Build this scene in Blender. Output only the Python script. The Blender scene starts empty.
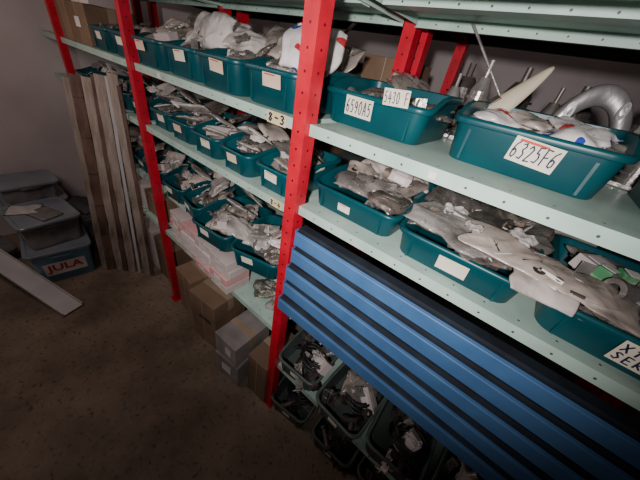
import bpy, bmesh, math, random
from mathutils import Vector, Matrix, noise
random.seed(7)
D=0.62; H=1.8
def W(X,Y,Z): return Vector((X*D,(Y-1)*D,H+Z*D))
COL=bpy.context.scene.collection
# ---------------------------------------------------------------- materials
def newmat(name):
    m=bpy.data.materials.new(name); m.use_nodes=True
    nt=m.node_tree; b=nt.nodes['Principled BSDF']; return m,nt,b
def N(nt,t,**k):
    n=nt.nodes.new(t)
    for a,v in k.items(): setattr(n,a,v)
    return n
def coords(nt,kind='Object'):
    return N(nt,'ShaderNodeTexCoord').outputs[kind]
def noisemat(name,c1,c2,scale=8,rough=.6,metal=0,bump=.2,bscale=None,lo=.35,hi=.65,c3=None,coat=0,rand=0,detail=6,dist=0,kind='Object',stretch=None):
    m,nt,b=newmat(name); L=nt.links.new
    co=coords(nt,kind)
    if stretch:
        mp=N(nt,'ShaderNodeMapping'); mp.inputs['Scale'].default_value=stretch; L(co,mp.inputs[0]); co=mp.outputs[0]
    nz=N(nt,'ShaderNodeTexNoise'); nz.inputs['Scale'].default_value=scale; nz.inputs['Detail'].default_value=detail
    nz.inputs['Distortion'].default_value=dist
    L(co,nz.inputs['Vector'])
    r=N(nt,'ShaderNodeValToRGB'); r.color_ramp.elements[0].position=lo; r.color_ramp.elements[1].position=hi
    r.color_ramp.elements[0].color=(*c1,1); r.color_ramp.elements[1].color=(*c2,1)
    if c3:
        e=r.color_ramp.elements.new((lo+hi)/2); e.color=(*c3,1)
    L(nz.outputs['Fac'],r.inputs['Fac'])
    out=r.outputs['Color']
    if rand:
        oi=N(nt,'ShaderNodeObjectInfo'); mr=N(nt,'ShaderNodeMapRange')
        mr.inputs['To Min'].default_value=1-rand; mr.inputs['To Max'].default_value=1+rand*.5
        L(oi.outputs['Random'],mr.inputs['Value'])
        hs=N(nt,'ShaderNodeHueSaturation'); L(mr.outputs[0],hs.inputs['Value']); L(out,hs.inputs['Color']); out=hs.outputs['Color']
    L(out,b.inputs['Base Color'])
    b.inputs['Roughness'].default_value=rough; b.inputs['Metallic'].default_value=metal
    b.inputs['Coat Weight'].default_value=coat
    if bump:
        n2=N(nt,'ShaderNodeTexNoise'); n2.inputs['Scale'].default_value=bscale or scale*4; n2.inputs['Detail'].default_value=5
        L(co,n2.inputs['Vector'])
        bp=N(nt,'ShaderNodeBump'); bp.inputs['Strength'].default_value=bump; bp.inputs['Distance'].default_value=.01
        L(n2.outputs['Fac'],bp.inputs['Height']); L(bp.outputs['Normal'],b.inputs['Normal'])
    return m
def dots(m,axes_list,r,col=(.01,.01,.01)):
    """perforation pattern: rows of round holes; axes_list=(axis,pitch,other axis,row coordinate)"""
    nt=m.node_tree; L=nt.links.new; b=nt.nodes['Principled BSDF']
    sep=N(nt,'ShaderNodeSeparateXYZ'); L(coords(nt),sep.inputs[0])
    tot=None
    def M(op,a,bb=None):
        n=N(nt,'ShaderNodeMath',operation=op)
        for i,v in enumerate((a,bb)):
            if v is None: continue
            if isinstance(v,(int,float)): n.inputs[i].default_value=v
            else: L(v,n.inputs[i])
        return n.outputs[0]
    for ax,p,ox,c in axes_list:
        a=M('MULTIPLY',M('SUBTRACT',M('FRACT',M('DIVIDE',sep.outputs[ax],p)),.5),p)
        d=M('SUBTRACT',sep.outputs[ox],c)
        s=M('LESS_THAN',M('ADD',M('MULTIPLY',a,a),M('MULTIPLY',d,d)),r*r)
        tot=s if tot is None else M('MAXIMUM',tot,s)
    mix=N(nt,'ShaderNodeMix',data_type='RGBA')
    src=b.inputs['Base Color'].links[0].from_socket
    L(tot,mix.inputs[0]); L(src,mix.inputs[6]); mix.inputs[7].default_value=(*col,1)
    L(mix.outputs[2],b.inputs['Base Color'])
def filmmat(name,cloud,tint=(.82,.78,.75),rough=.2,prints=None,bump=.35):
    """thin clear film: transparent + soft cloudy diffuse + gloss"""
    m=bpy.data.materials.new(name); m.use_nodes=True; nt=m.node_tree; L=nt.links.new
    nt.nodes.remove(nt.nodes['Principled BSDF']); out=nt.nodes['Material Output']; co=coords(nt)
    oi=N(nt,'ShaderNodeObjectInfo'); va=N(nt,'ShaderNodeVectorMath',operation='ADD'); cx=N(nt,'ShaderNodeCombineXYZ')
    ml=N(nt,'ShaderNodeMath',operation='MULTIPLY'); ml.inputs[1].default_value=13; L(oi.outputs['Random'],ml.inputs[0]); L(ml.outputs[0],cx.inputs[0]); L(ml.outputs[0],cx.inputs[1])
    L(co,va.inputs[0]); L(cx.outputs[0],va.inputs[1]); V=va.outputs[0]
    nf=N(nt,'ShaderNodeTexNoise'); nf.inputs['Scale'].default_value=8; nf.inputs['Detail'].default_value=3; nf.inputs['Roughness'].default_value=.5; nf.inputs['Distortion'].default_value=.6; L(V,nf.inputs['Vector'])
    ra=N(nt,'ShaderNodeMapRange'); ra.inputs['From Min'].default_value=.32; ra.inputs['From Max'].default_value=.70; ra.inputs['To Min'].default_value=cloud*.35; ra.inputs['To Max'].default_value=min(1,cloud*1.6)
    L(nf.outputs['Fac'],ra.inputs['Value'])
    n2=N(nt,'ShaderNodeTexNoise'); n2.inputs['Scale'].default_value=22; n2.inputs['Detail'].default_value=2; n2.inputs['Distortion'].default_value=1.6; L(V,n2.inputs['Vector'])
    bp=N(nt,'ShaderNodeBump'); bp.inputs['Strength'].default_value=bump; bp.inputs['Distance'].default_value=.006; L(n2.outputs['Fac'],bp.inputs['Height'])
    tr=N(nt,'ShaderNodeBsdfTransparent'); tr.inputs[0].default_value=(.94,.93,.91,1)
    df=N(nt,'ShaderNodeBsdfDiffuse'); L(bp.outputs[0],df.inputs['Normal'])
    hs=N(nt,'ShaderNodeMix',data_type='RGBA'); hs.inputs[6].default_value=(*tint,1); hs.inputs[7].default_value=(tint[0]*.93,tint[1]*.83,tint[2]*.76,1)
    L(oi.outputs['Random'],hs.inputs[0]); L(hs.outputs[2],df.inputs[0])
    if prints:
        np_=N(nt,'ShaderNodeTexNoise'); np_.inputs['Scale'].default_value=14; np_.inputs['Detail'].default_value=1; L(V,np_.inputs['Vector'])
        cr=N(nt,'ShaderNodeValToRGB'); cr.color_ramp.interpolation='CONSTANT'; cr.color_ramp.elements[0].position=0; cr.color_ramp.elements[0].color=(*prints[0],1)
        cr.color_ramp.elements[1].position=.35; cr.color_ramp.elements[1].color=(*tint,1); e=cr.color_ramp.elements.new(.655); e.color=(*prints[1],1)
        L(np_.outputs['Fac'],cr.inputs[0]); L(cr.outputs[0],df.inputs[0])
    gl=N(nt,'ShaderNodeBsdfGlossy'); gl.inputs['Roughness'].default_value=rough; gl.inputs[0].default_value=(1,1,1,1); L(bp.outputs[0],gl.inputs['Normal'])
    m1=N(nt,'ShaderNodeMixShader'); L(ra.outputs[0],m1.inputs[0]); L(tr.outputs[0],m1.inputs[1]); L(df.outputs[0],m1.inputs[2])
    lw=N(nt,'ShaderNodeFresnel'); lw.inputs[0].default_value=1.5; L(bp.outputs[0],lw.inputs['Normal'])
    m2=N(nt,'ShaderNodeMixShader'); L(lw.outputs[0],m2.inputs[0]); L(m1.outputs[0],m2.inputs[1]); L(gl.outputs[0],m2.inputs[2]); L(m2.outputs[0],out.inputs[0])
    return m
M_red=noisemat('red_painted_steel',(.64,.010,.035),(.48,.006,.022),14,.38,bump=.08)
dots(M_red,[(2,.05,0,0.0),(2,.05,1,0.0)],.0036,(.10,.0,.01))
M_shelf=noisemat('pale_green_steel',(.32,.47,.41),(.46,.63,.55),6,.45,metal=.0,bump=.05,lo=.28,hi=.55,detail=10)
dots(M_shelf,[(0,.075,1,.026),(0,.075,2,-.018)],.0028,(.05,.08,.07))
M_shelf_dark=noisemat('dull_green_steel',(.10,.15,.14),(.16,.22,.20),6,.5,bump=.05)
M_teal=noisemat('teal_plastic',(.0,.058,.076),(.0,.088,.105),6,.38,bump=.04,rand=.18)
M_teal2=noisemat('grey_green_plastic',(.07,.095,.085),(.12,.155,.14),6,.45,bump=.05)
M_blue=noisemat('blue_painted_steel',(.035,.105,.25),(.065,.17,.36),6,.55,bump=.08,lo=.25,hi=.6,rand=.25,detail=10)
M_gapshade=noisemat('painted_gap_shade',(.006,.010,.018),(.012,.022,.036),12,.8,bump=.1)  # near-black colour painting the shade in the gaps between stacked beams
M_paper=noisemat('label_paper',(.74,.68,.55),(.86,.80,.68),10,.8,bump=.05,rand=.1)
M_peach=noisemat('peach_paper',(.66,.48,.36),(.80,.62,.48),10,.8,bump=.05,rand=.15)
M_papery=noisemat('yellowish_paper',(.62,.52,.26),(.74,.64,.36),10,.8,bump=.05)
M_paperw=noisemat('white_paper',(.62,.60,.58),(.86,.84,.82),6,.8,bump=.2,rand=.2)
M_ink=noisemat('blue_black_ink',(.010,.012,.05),(.014,.016,.075),10,.6,bump=0)
M_redink=noisemat('red_ink',(.6,.06,.03),(.5,.04,.02),10,.6,bump=0)
M_bag=filmmat('clear_plastic_film',.25)
M_bagw=filmmat('milky_plastic_film',.48,(.88,.84,.81))
M_bagd=filmmat('thin_clear_film',.12,(.75,.70,.66))
M_bagp=filmmat('printed_white_film',.9,(.90,.87,.86),prints=((.03,.07,.40),(.62,.04,.05)),bump=.4)
M_in=[noisemat('dark_small_parts',(.02,.018,.016),(.09,.075,.065),20,.45,metal=.3,bump=.1),
      noisemat('beige_small_parts',(.18,.125,.085),(.34,.25,.18),20,.6,bump=.1),
      noisemat('grey_small_parts',(.25,.24,.23),(.48,.46,.43),20,.4,metal=.3,bump=.1),
      M_paperw]
M_card=noisemat('cardboard',(.20,.125,.08),(.30,.20,.13),5,.85,bump=.1,rand=.25)
M_cardw=noisemat('pale_cardboard',(.52,.45,.44),(.70,.62,.60),5,.8,bump=.1,rand=.2)
M_pink=noisemat('pink_cardboard',(.58,.30,.30),(.68,.40,.39),6,.8,bump=.1,rand=.15)
M_greybox=noisemat('worn_grey_card',(.22,.20,.19),(.36,.335,.32),6,.8,bump=.1)
M_tape=noisemat('packing_tape',(.36,.27,.19),(.42,.33,.24),9,.3,bump=.03)
M_metal=noisemat('worn_steel',(.22,.21,.20),(.50,.48,.46),15,.3,metal=.65,bump=.15)
M_metald=noisemat('dark_oily_steel',(.05,.046,.042),(.17,.15,.135),15,.45,metal=.45,bump=.2)
M_alu=noisemat('cast_aluminium',(.20,.20,.205),(.42,.415,.415),7,.35,metal=.6,bump=.2,detail=9)
M_white=noisemat('cream_plastic',(.58,.50,.38),(.74,.66,.53),6,.4,bump=.05)
M_black=noisemat('black_rubber',(.012,.012,.012),(.03,.03,.03),10,.45,bump=.1)
M_wood=noisemat('worn_rough_board',(.16,.095,.07),(.50,.42,.36),12,.75,bump=.5,rand=.25,stretch=(1.5,1.5,.3),lo=.30,hi=.58,detail=9)
M_woodd=noisemat('dark_reddish_board',(.06,.03,.024),(.24,.15,.115),12,.7,bump=.4,stretch=(1,1,.3),detail=9)
M_grey=noisemat('grey_painted_metal',(.56,.55,.56),(.68,.67,.68),5,.4,bump=.05)
M_totb=noisemat('light_blue_translucent_plastic',(.13,.30,.44),(.22,.42,.56),3,.25,bump=.03,coat=.3)
M_totd=noisemat('smoky_plastic',(.06,.065,.07),(.17,.175,.18),5,.25,bump=.03,coat=.3)
M_totc=noisemat('clear_cloudy_plastic',(.12,.125,.125),(.42,.41,.40),7,.25,bump=.05,coat=.3)
M_lid=noisemat('bluish_grey_lid_plastic',(.18,.22,.26),(.27,.31,.35),4,.3,bump=.03,coat=.2)
M_wall=noisemat('painted_plaster',(.60,.54,.54),(.72,.66,.66),2.2,.85,bump=.08,bscale=30)
M_ceil=noisemat('dark_ceiling',(.05,.05,.05),(.08,.08,.08),3,.9,bump=.05)
M_yel=noisemat('green_print',(.05,.22,.09),(.45,.52,.40),9,.5,bump=.05,lo=.45,hi=.55)
M_cloth=noisemat('dark_cloth',(.03,.03,.035),(.10,.10,.105),6,.9,bump=.4)
# floor
M_floor,nt,b=newmat('dirty_concrete'); L=nt.links.new; co=coords(nt)
a=N(nt,'ShaderNodeTexNoise'); a.inputs['Scale'].default_value=1.8; a.inputs['Detail'].default_value=12; a.inputs['Roughness'].default_value=.68; L(co,a.inputs['Vector'])
r=N(nt,'ShaderNodeValToRGB'); r.color_ramp.elements[0].position=.32; r.color_ramp.elements[1].position=.68
r.color_ramp.elements[0].color=(.12,.09,.06,1); r.color_ramp.elements[1].color=(.35,.28,.205,1); L(a.outputs['Fac'],r.inputs['Fac'])
a2=N(nt,'ShaderNodeTexNoise'); a2.inputs['Scale'].default_value=45; a2.inputs['Detail'].default_value=5; L(co,a2.inputs['Vector'])
r2=N(nt,'ShaderNodeValToRGB'); r2.color_ramp.elements[0].position=.30; r2.color_ramp.elements[1].position=.42; r2.color_ramp.elements[0].color=(.3,.3,.3,1); r2.color_ramp.elements[1].color=(1,1,1,1)
L(a2.outputs['Fac'],r2.inputs['Fac'])
mm=N(nt,'ShaderNodeMix',data_type='RGBA',blend_type='MULTIPLY'); mm.inputs[0].default_value=.8; L(r.outputs[0],mm.inputs[6]); L(r2.outputs[0],mm.inputs[7])
L(mm.outputs[2],b.inputs['Base Color']); b.inputs['Roughness'].default_value=.75
bp=N(nt,'ShaderNodeBump'); bp.inputs['Strength'].default_value=.2; bp.inputs['Distance'].default_value=.01; L(a2.outputs['Fac'],bp.inputs['Height']); L(bp.outputs[0],b.inputs['Normal'])
# ---------------------------------------------------------------- mesh helpers
def link(o): COL.objects.link(o); return o
def obj(name,mesh,loc=(0,0,0),rot=(0,0,0),mat=None,parent=None,label=None,cat=None,group=None,scale=None):
    o=bpy.data.objects.new(name,mesh); o.location=loc; o.rotation_euler=rot
    if scale: o.scale=scale
    link(o)
    if mat is not None and mesh is not None:
        if len(mesh.materials)==0: mesh.materials.append(mat)
        elif mesh.materials[0]!=mat:
            o.material_slots[0].link='OBJECT'; o.material_slots[0].material=mat
    if parent: o.parent=parent
    if label:o['label']=label
    if cat:o['category']=cat
    if group:o['group']=group
    return o
def bm_mesh(bm,name,mats=(),smooth=False):
    me=bpy.data.meshes.new(name); bm.normal_update(); bm.to_mesh(me); bm.free()
    for m in mats: me.materials.append(m)
    if smooth:
        for p in me.polygons: p.use_smooth=True
    return me
def add_box(bm,c,s,mi=0,rot=None,bev=0):
    r=bmesh.ops.create_cube(bm,size=1); vs=r['verts']
    M=Matrix.Translation(c)@(rot.to_4x4() if rot else Matrix.Identity(4))@Matrix.Diagonal((*s,1))
    bmesh.ops.transform(bm,matrix=M,verts=vs)
    fs=set(f for v in vs for f in v.link_faces)
    if bev:
        es=set(e for v in vs for e in v.link_edges)
        rr=bmesh.ops.bevel(bm,geom=list(es),offset=bev,segments=2,affect='EDGES',profile=.5)
        fs=set(rr['faces'])|set(f for f in fs if f.is_valid)
    for f in fs:
        if f.is_valid: f.material_index=mi
def add_cyl(bm,p1,p2,r1,r2=None,seg=20,mi=0,cap=True):
    p1=Vector(p1);p2=Vector(p2); d=p2-p1
    M=Matrix.Translation((p1+p2)/2)@d.to_track_quat('Z','Y').to_matrix().to_4x4()
    r=bmesh.ops.create_cone(bm,cap_ends=cap,segments=seg,radius1=r1,radius2=r1 if r2 is None else r2,depth=d.length,matrix=M)
    for v in r['verts']:
        for f in v.link_faces: f.material_index=mi; 
def add_tube(bm,p1,p2,ro,ri,seg=20,mi=0):
    p1=Vector(p1);p2=Vector(p2); d=p2-p1
    q=d.to_track_quat('Z','Y').to_matrix()
    loops=[]
    for p,r in ((p1,ro),(p2,ro),(p2,ri),(p1,ri)):
        loops.append([bm.verts.new(p+q@Vector((r*math.cos(2*math.pi*i/seg),r*math.sin(2*math.pi*i/seg),0))) for i in range(seg)])
    for k in range(4):
        A=loops[k];B=loops[(k+1)%4]
        for i in range(seg):
            f=bm.faces.new((A[i],A[(i+1)%seg],B[(i+1)%seg],B[i])); f.material_index=mi
def profile_extrude(bm,pts,x0,x1,mi=0,cap=True,dark=()):
    A=[bm.verts.new((x0,y,z)) for y,z in pts];B=[bm.verts.new((x1,y,z)) for y,z in pts]
    n=len(pts)
    for i in range(n):
        f=bm.faces.new((A[i],A[(i+1)%n],B[(i+1)%n],B[i])); f.material_index=1 if i in dark else mi
    if cap: 
        bm.faces.new(A[::-1]).material_index=mi; bm.faces.new(B).material_index=mi
def rrect(x0,x1,y0,y1,r,seg=4):
    pts=[]
    for cx,cy,a0 in ((x1-r,y0+r,-90),(x1-r,y1-r,0),(x0+r,y1-r,90),(x0+r,y0+r,180)):
        for i in range(seg+1):
            a=math.radians(a0+90*i/seg); pts.append((cx+r*math.cos(a),cy+r*math.sin(a)))
    return pts
def text_mesh(body,size):
    cu=bpy.data.curves.new('lettering','FONT'); cu.body=body; cu.size=size; cu.align_x='CENTER'; cu.align_y='CENTER'
    cu.offset=size*.03
    t=bpy.data.objects.new('tmp_lettering',cu); COL.objects.link(t)
    dg=bpy.context.evaluated_depsgraph_get(); dg.update()
    me=bpy.data.meshes.new_from_object(t.evaluated_get(dg)); bpy.data.objects.remove(t); return me
# hand-drawn stroke alphabet (marker pen)
GL={'6':[[(.8,1),(.4,.8),(.15,.45),(.2,.1),(.5,0),(.8,.15),(.8,.4),(.5,.52),(.2,.35)]],
'5':[[(.9,1),(.3,.98),(.24,.58),(.6,.6),(.85,.35),(.6,.03),(.12,.06)]],
'9':[[(.82,.78),(.5,.98),(.18,.8),(.25,.52),(.6,.5),(.82,.8),(.75,.3),(.45,0)]],
'0':[[(.5,1),(.2,.8),(.12,.4),(.35,.02),(.7,.1),(.9,.5),(.75,.9),(.5,1)]],
'A':[[(.08,0),(.48,1),(.92,0)],[(.24,.36),(.78,.38)]],
'R':[[(.2,0),(.22,1),(.65,.98),(.82,.76),(.55,.52),(.22,.5),(.88,0)]],
'4':[[(.5,1),(.1,.38),(.92,.42)],[(.7,.75),(.62,0)]],
'3':[[(.18,.92),(.6,1),(.8,.8),(.42,.55),(.82,.35),(.62,.03),(.12,.08)]],
'F':[[(.20,0),(.22,1),(.92,1)],[(.22,.52),(.80,.54)]],
'2':[[(.15,.8),(.45,1),(.8,.8),(.6,.45),(.12,.02),(.92,.06)]],
'8':[[(.8,.85),(.45,1),(.2,.8),(.75,.3),(.5,0),(.2,.2),(.8,.85)]],
'X':[[(.12,1),(.88,0)],[(.88,1),(.1,0)]],'1':[[(.3,.75),(.6,1),(.55,0)]],
'S':[[(.85,.88),(.5,1),(.2,.8),(.75,.3),(.5,.0),(.12,.12)]],
'E':[[(.85,1),(.2,1),(.2,0),(.88,0)],[(.2,.5),(.7,.52)]],
'B':[[(.2,0),(.2,1),(.65,.95),(.7,.65),(.22,.52),(.8,.4),(.75,.05),(.2,0)]],
'-':[[(.2,.5),(.8,.52)]],'.':[[(.4,.02),(.5,.04)]],' ':[]}
def stroke_text(bm,body,w,h,z,mi,t=None,seed=1):
    rd=random.Random(seed+len(body)); lines=body.split('\n'); n=max(len(l) for l in lines)
    lh=h/len(lines); cw=w/n; t=t or min(lh,cw)*.10
    for li,l in enumerate(lines):
        for ci,ch in enumerate(l):
            ox=-w/2+cw*ci+cw*.10; oy=h/2-lh*(li+1)+lh*.12+rd.uniform(-.04,.04)*lh
            for s in GL.get(ch,[]):
                P=[Vector((ox+x*cw*.78+rd.uniform(-.02,.02)*cw,oy+y*lh*.78+rd.uniform(-.02,.02)*lh)) for x,y in s]
                for a,b_ in zip(P,P[1:]):
                    d=(b_-a); 
                    if d.length<1e-6: continue
                    nn=Vector((-d.y,d.x)).normalized()*t
                    q=[bm.verts.new((p.x,p.y,z)) for p in (a-nn,b_-nn,b_+nn,a+nn)]; bm.faces.new(q).material_index=mi
                for p in P:
                    q=[bm.verts.new((p.x+t*math.cos(k*math.pi/4),p.y+t*math.sin(k*math.pi/4),z+.00005)) for k in range(8)]; bm.faces.new(q).material_index=mi
def label_mesh(body,w,h,typed=False,size=None,ink=None,paper=None,header=False):
    bm=bmesh.new()
    add_box(bm,(0,0,0),(w,h,.0012))
    if header: add_box(bm,(-w*.10,h*.39,.0008),(w*.6,h*.09,.0004),mi=2)
    if body and not typed:
        stroke_text(bm,body,w*.94,h*.84,.0013,1)
    elif body:
        tm=text_mesh(body,size or h*.6)
        n=len(bm.faces); b2=bmesh.new(); b2.from_mesh(tm)
        xs=[v.co.x for v in b2.verts]
        if xs:
            ww=max(xs)-min(xs); s=w*.88/ww; ys=[v.co.y for v in b2.verts]; cy=(max(ys)+min(ys))/2; hh=max(ys)-min(ys)
            for v in b2.verts: v.co.x*=s; v.co.y=(v.co.y-cy)*min(1.8,h*.72/hh)
        tmp=bpy.data.meshes.new('t'); b2.to_mesh(tmp); b2.free()
        k=len(bm.verts); bm.from_mesh(tmp); bm.verts.ensure_lookup_table()
        for v in bm.verts[k:]: v.co.z=.0012
        bm.faces.ensure_lookup_table()
        for f in bm.faces[n:]: f.material_index=1
        bpy.data.meshes.remove(tmp); bpy.data.meshes.remove(tm)
    return bm_mesh(bm,'paper_label',(paper or M_paper,ink or M_ink,M_redink))
def bin_mesh(w,d,h,hf,t=.022,r=.042):
    """stacking tray: front at y=0, centred in x, base z=0; rim dips at front"""
    bm=bmesh.new()
    def zt(y):
        k=min(1,max(0,(y-.02*d/.36)/(d*.35))); k=k*k*(3-2*k); return hf+(h-hf)*k
    def build(ins,fz):
        base=rrect(-w/2+ins,w/2-ins,ins,d-ins,max(.006,r-ins*.4),6); out=[]
        n=len(base)
        for i in range(n):
            a=Vector(base[i]);b_=Vector(base[(i+1)%n])
            k=8 if (i%7==6) else 1
            for j in range(k):
                p=a.lerp(b_,j/k); out.append(bm.verts.new((p.x,p.y,fz(p.y))))
        return out
    L_=[build(t,lambda y:0),build(t-.003,lambda y:.004),
        build(.010,lambda y:zt(y)-.014),build(0.001,lambda y:zt(y)-.012),build(-.001,lambda y:zt(y)-.004),build(.001,lambda y:zt(y)+.001),build(.006,lambda y:zt(y)+.003),
        build(.012,lambda y:zt(y)),build(t+.002,lambda y:.006)]
    for A,B in zip(L_,L_[1:]):
        for i in range(len(A)): bm.faces.new((A[i],A[(i+1)%len(A)],B[(i+1)%len(A)],B[i])).smooth=True
    bm.faces.new(L_[0][::-1]); bm.faces.new(L_[-1])
    for sx in (-1,1):
        add_box(bm,(sx*(w/2-t-.03),t*.62,hf*.42),(.006,.006,hf*.7))
    bmesh.ops.recalc_face_normals(bm,faces=bm.faces)
    for e in bm.edges:
        if len(e.link_faces)==2 and e.calc_face_angle(0)>1.0: e.smooth=False
    return bm_mesh(bm,'storage_bin',(M_teal,))
BINM={}
def storage_bin(x,y,z,w=.32,d=.36,h=.11,hf=.09,rz=0,rx=0,ry=0,label='',tags=(),mat=None,group=None):
    key=(w,d,h,hf)
    if key not in BINM: BINM[key]=bin_mesh(*key)
    o=obj('storage_bin',BINM[key],(x,y,z),(rx,ry,rz),mat or M_teal,label=label,cat='storage bin',group=group)
    a=math.atan(.014/hf)
    for (tx,tz,tw,th,body,tilt,kw) in tags:
        lm=label_mesh(body,tw,th,**kw)
        yy=.022-.014*(tz/hf)-.0035-(.007 if tz+th/2>hf-.016 else 0)
        l=obj('paper_label',lm,(tx,yy,tz),(0,0,0),None,parent=o)
        l.rotation_euler=(Matrix.Rotation(math.pi/2+a*.8,3,'X')@Matrix.Rotation(tilt,3,'Z')).to_euler()
        if body: l['label']='cream paper label with handwritten '+body.replace('\n',' ')
    return o
def bag_mesh(seed,sx,sy,sz,nx=34,ny=26,drape=None,fill=1.0):
    """two-layer film pillow with small parts inside"""
    bm=bmesh.new(); off=Vector((seed*7.3,seed*3.1,seed*1.7)); rd=random.Random(seed)
    ang=rd.uniform(0,3.14); ca,sa=math.cos(ang),math.sin(ang)
    def ridge(q): return 1-abs(noise.noise(q))*2.6
    def P(i,j,s):
        u=-1+2*i/nx; v=-1+2*j/ny
        prof=max(0,(1-abs(u)**4))**.6*max(0,(1-abs(v)**4))**.6
        x0=u*sx*.5; y0=v*sy*.5
        q=Vector((x0*20,y0*20,0))+off
        n1=noise.noise(q*.6)
        fx=(x0*ca+y0*sa)*26; fy=(-x0*sa+y0*ca)*8
        r1=ridge(Vector((fx,fy,seed)))
        z=s*sz*prof*(.75+.6*n1)+sz*(.24*r1)*(.4+.6*prof)*(1 if s>0 else .5)
        z+=sz*.7*noise.noise(q*.5+Vector((3,3,3)))
        e=1+.18*noise.noise(Vector((u*1.3,v*1.3,5))+off)
        x=x0*e*(1-.10*abs(v)**2)+.07*sx*noise.noise(q*1.1+Vector((1,8,3))); y=y0*e+.07*sy*noise.noise(q*1.1+Vector((5,2,7)))
        if drape: z+=drape(x,y)
        return Vector((x,y,z))
    T={}
    for i in range(nx+1):
        for j in range(ny+1):
            edge=i in(0,nx) or j in(0,ny)
            T[i,j,1]=bm.verts.new(P(i,j,1)); T[i,j,0]=T[i,j,1] if edge else bm.verts.new(P(i,j,-.45))
    for i in range(nx):
        for j in range(ny):
            bm.faces.new((T[i,j,1],T[i+1,j,1],T[i+1,j+1,1],T[i,j+1,1])).smooth=True
            f=(T[i,j,0],T[i,j+1,0],T[i+1,j+1,0],T[i+1,j,0])
            if len(set(f))==4:
                try: bm.faces.new(f).smooth=True
                except: pass
    n=int(sx*sy*1300*fill)+(3 if fill>.3 else 0)
    for k in range(n):
        i=rd.randint(int(nx*.18),int(nx*.82)); j=rd.randint(int(ny*.18),int(ny*.82))
        p=(T[i,j,1].co*.5+T[i,j,0].co*.5); rot=Matrix.Rotation(rd.uniform(0,3.14),3,'Z')@Matrix.Rotation(rd.uniform(-.5,.5),3,'X')
        mi=rd.choice((1,1,1,2,2,3,3,4)); t=rd.random(); mx=max(.003,sz*.8)
        if mi==4: add_box(bm,p+Vector((0,0,sz*.15)),(rd.uniform(.02,.05),rd.uniform(.015,.03),.001),mi,rot)
        elif t<.45: add_box(bm,p,(rd.uniform(.012,.045),rd.uniform(.006,.02),rd.uniform(.003,mx*.6)),mi,rot)
        elif t<.75:
            d=rot@Vector((rd.uniform(.008,.025),0,0)); add_cyl(bm,p-d,p+d,rd.uniform(.003,.006),seg=8,mi=mi)
        else:
            add_tube(bm,p,p+Vector((0,0,.005)),rd.uniform(.007,.014),.004,seg=12,mi=mi)
    return bm_mesh(bm,'plastic_bag',[M_bag]+M_in)
BAGS=[bag_mesh(s,.17,.12,.013+.004*(s%3)) for s in range(9)]
BAGS_S=[bag_mesh(20+s,.11,.09,.013,nx=24,ny=18) for s in range(6)]
BAGS_L=[bag_mesh(40+s,.26,.17,.015,nx=48,ny=34) for s in range(4)]
# small parts
def m_bracket():
    bm=bmesh.new(); add_box(bm,(0,0,.002),(.09,.03,.004),bev=.001); add_box(bm,(.043,0,.022),(.004,.03,.044),bev=.001)
    add_tube(bm,(-.02,0,.004),(-.02,0,.010),.011,.006); add_cyl(bm,(.01,0,.004),(.01,0,.012),.006,seg=6); add_cyl(bm,(.045,0,.028),(.052,0,.028),.006,seg=6)
    return bm_mesh(bm,'metal_bracket',(M_metal,))
def m_fitting():
    bm=bmesh.new(); add_tube(bm,(-.04,0,.016),(.03,0,.016),.014,.010); add_tube(bm,(.03,0,.016),(.042,0,.016),.02,.010,seg=6); add_tube(bm,(-.045,0,.016),(-.035,0,.016),.019,.010)
    add_tube(bm,(-.005,0,.016),(-.005,.035,.016),.011,.008)
    return bm_mesh(bm,'pipe_fitting',(M_metal,))
def m_carton():
    bm=bmesh.new(); add_box(bm,(0,0,.02),(.09,.055,.04),bev=.0015); add_box(bm,(0,0,.0405),(.05,.034,.001),mi=1); add_box(bm,(0,-.028,.02),(.05,.001,.022),mi=1)
    add_box(bm,(.046,0,.022),(.002,.05,.034))
    return bm_mesh(bm,'small_carton',(M_cardw,M_paperw))
def m_gear():
    bm=bmesh.new(); n=14; add_tube(bm,(0,0,0),(0,0,.014),.028,.009,seg=28)
    for i in range(n):
        a=2*math.pi*i/n; add_box(bm,(.030*math.cos(a),.030*math.sin(a),.007),(.008,.006,.013),rot=Matrix.Rotation(a,3,'Z'))
    add_tube(bm,(0,0,.014),(0,0,.024),.014,.009)
    return bm_mesh(bm,'gear_wheel',(M_metald,))
def m_sheet(seed):
    bm=bmesh.new(); n=10; g=[[bm.verts.new(((i/n-.5)*.12,(j/n-.5)*.085,.008*noise.noise(Vector((i*.35,j*.35,seed*5)))+.004*abs(noise.noise(Vector((i*.8,j*.3,seed)))))) for j in range(n+1)] for i in range(n+1)]
    for i in range(n):
        for j in range(n): bm.faces.new((g[i][j],g[i+1][j],g[i+1][j+1],g[i][j+1]))
    r=bmesh.ops.solidify(bm,geom=bm.faces[:],thickness=.0008)
    return bm_mesh(bm,'paper_slip',(M_paperw,),True)
PARTS=[('metal_bracket',m_bracket(),'bent steel bracket with bolt heads among bagged parts','metal bracket'),
 ('pipe_fitting',m_fitting(),'short steel pipe fitting with hexagonal collar','pipe fitting'),
 ('small_carton',m_carton(),'small pale carton with a white sticker','small box'),
 ('gear_wheel',m_gear(),'dark oily steel gear wheel with hub','gear')]
SLIPS=[m_sheet(s) for s in range(3)]
bagdesc={M_bag:'crumpled clear plastic bag of small spare parts',M_bagw:'crumpled milky white plastic bag in a bin',M_bagd:'thin clear plastic bag full of dark metal parts',M_bagp:'white plastic bag with blue and red print'}
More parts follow.
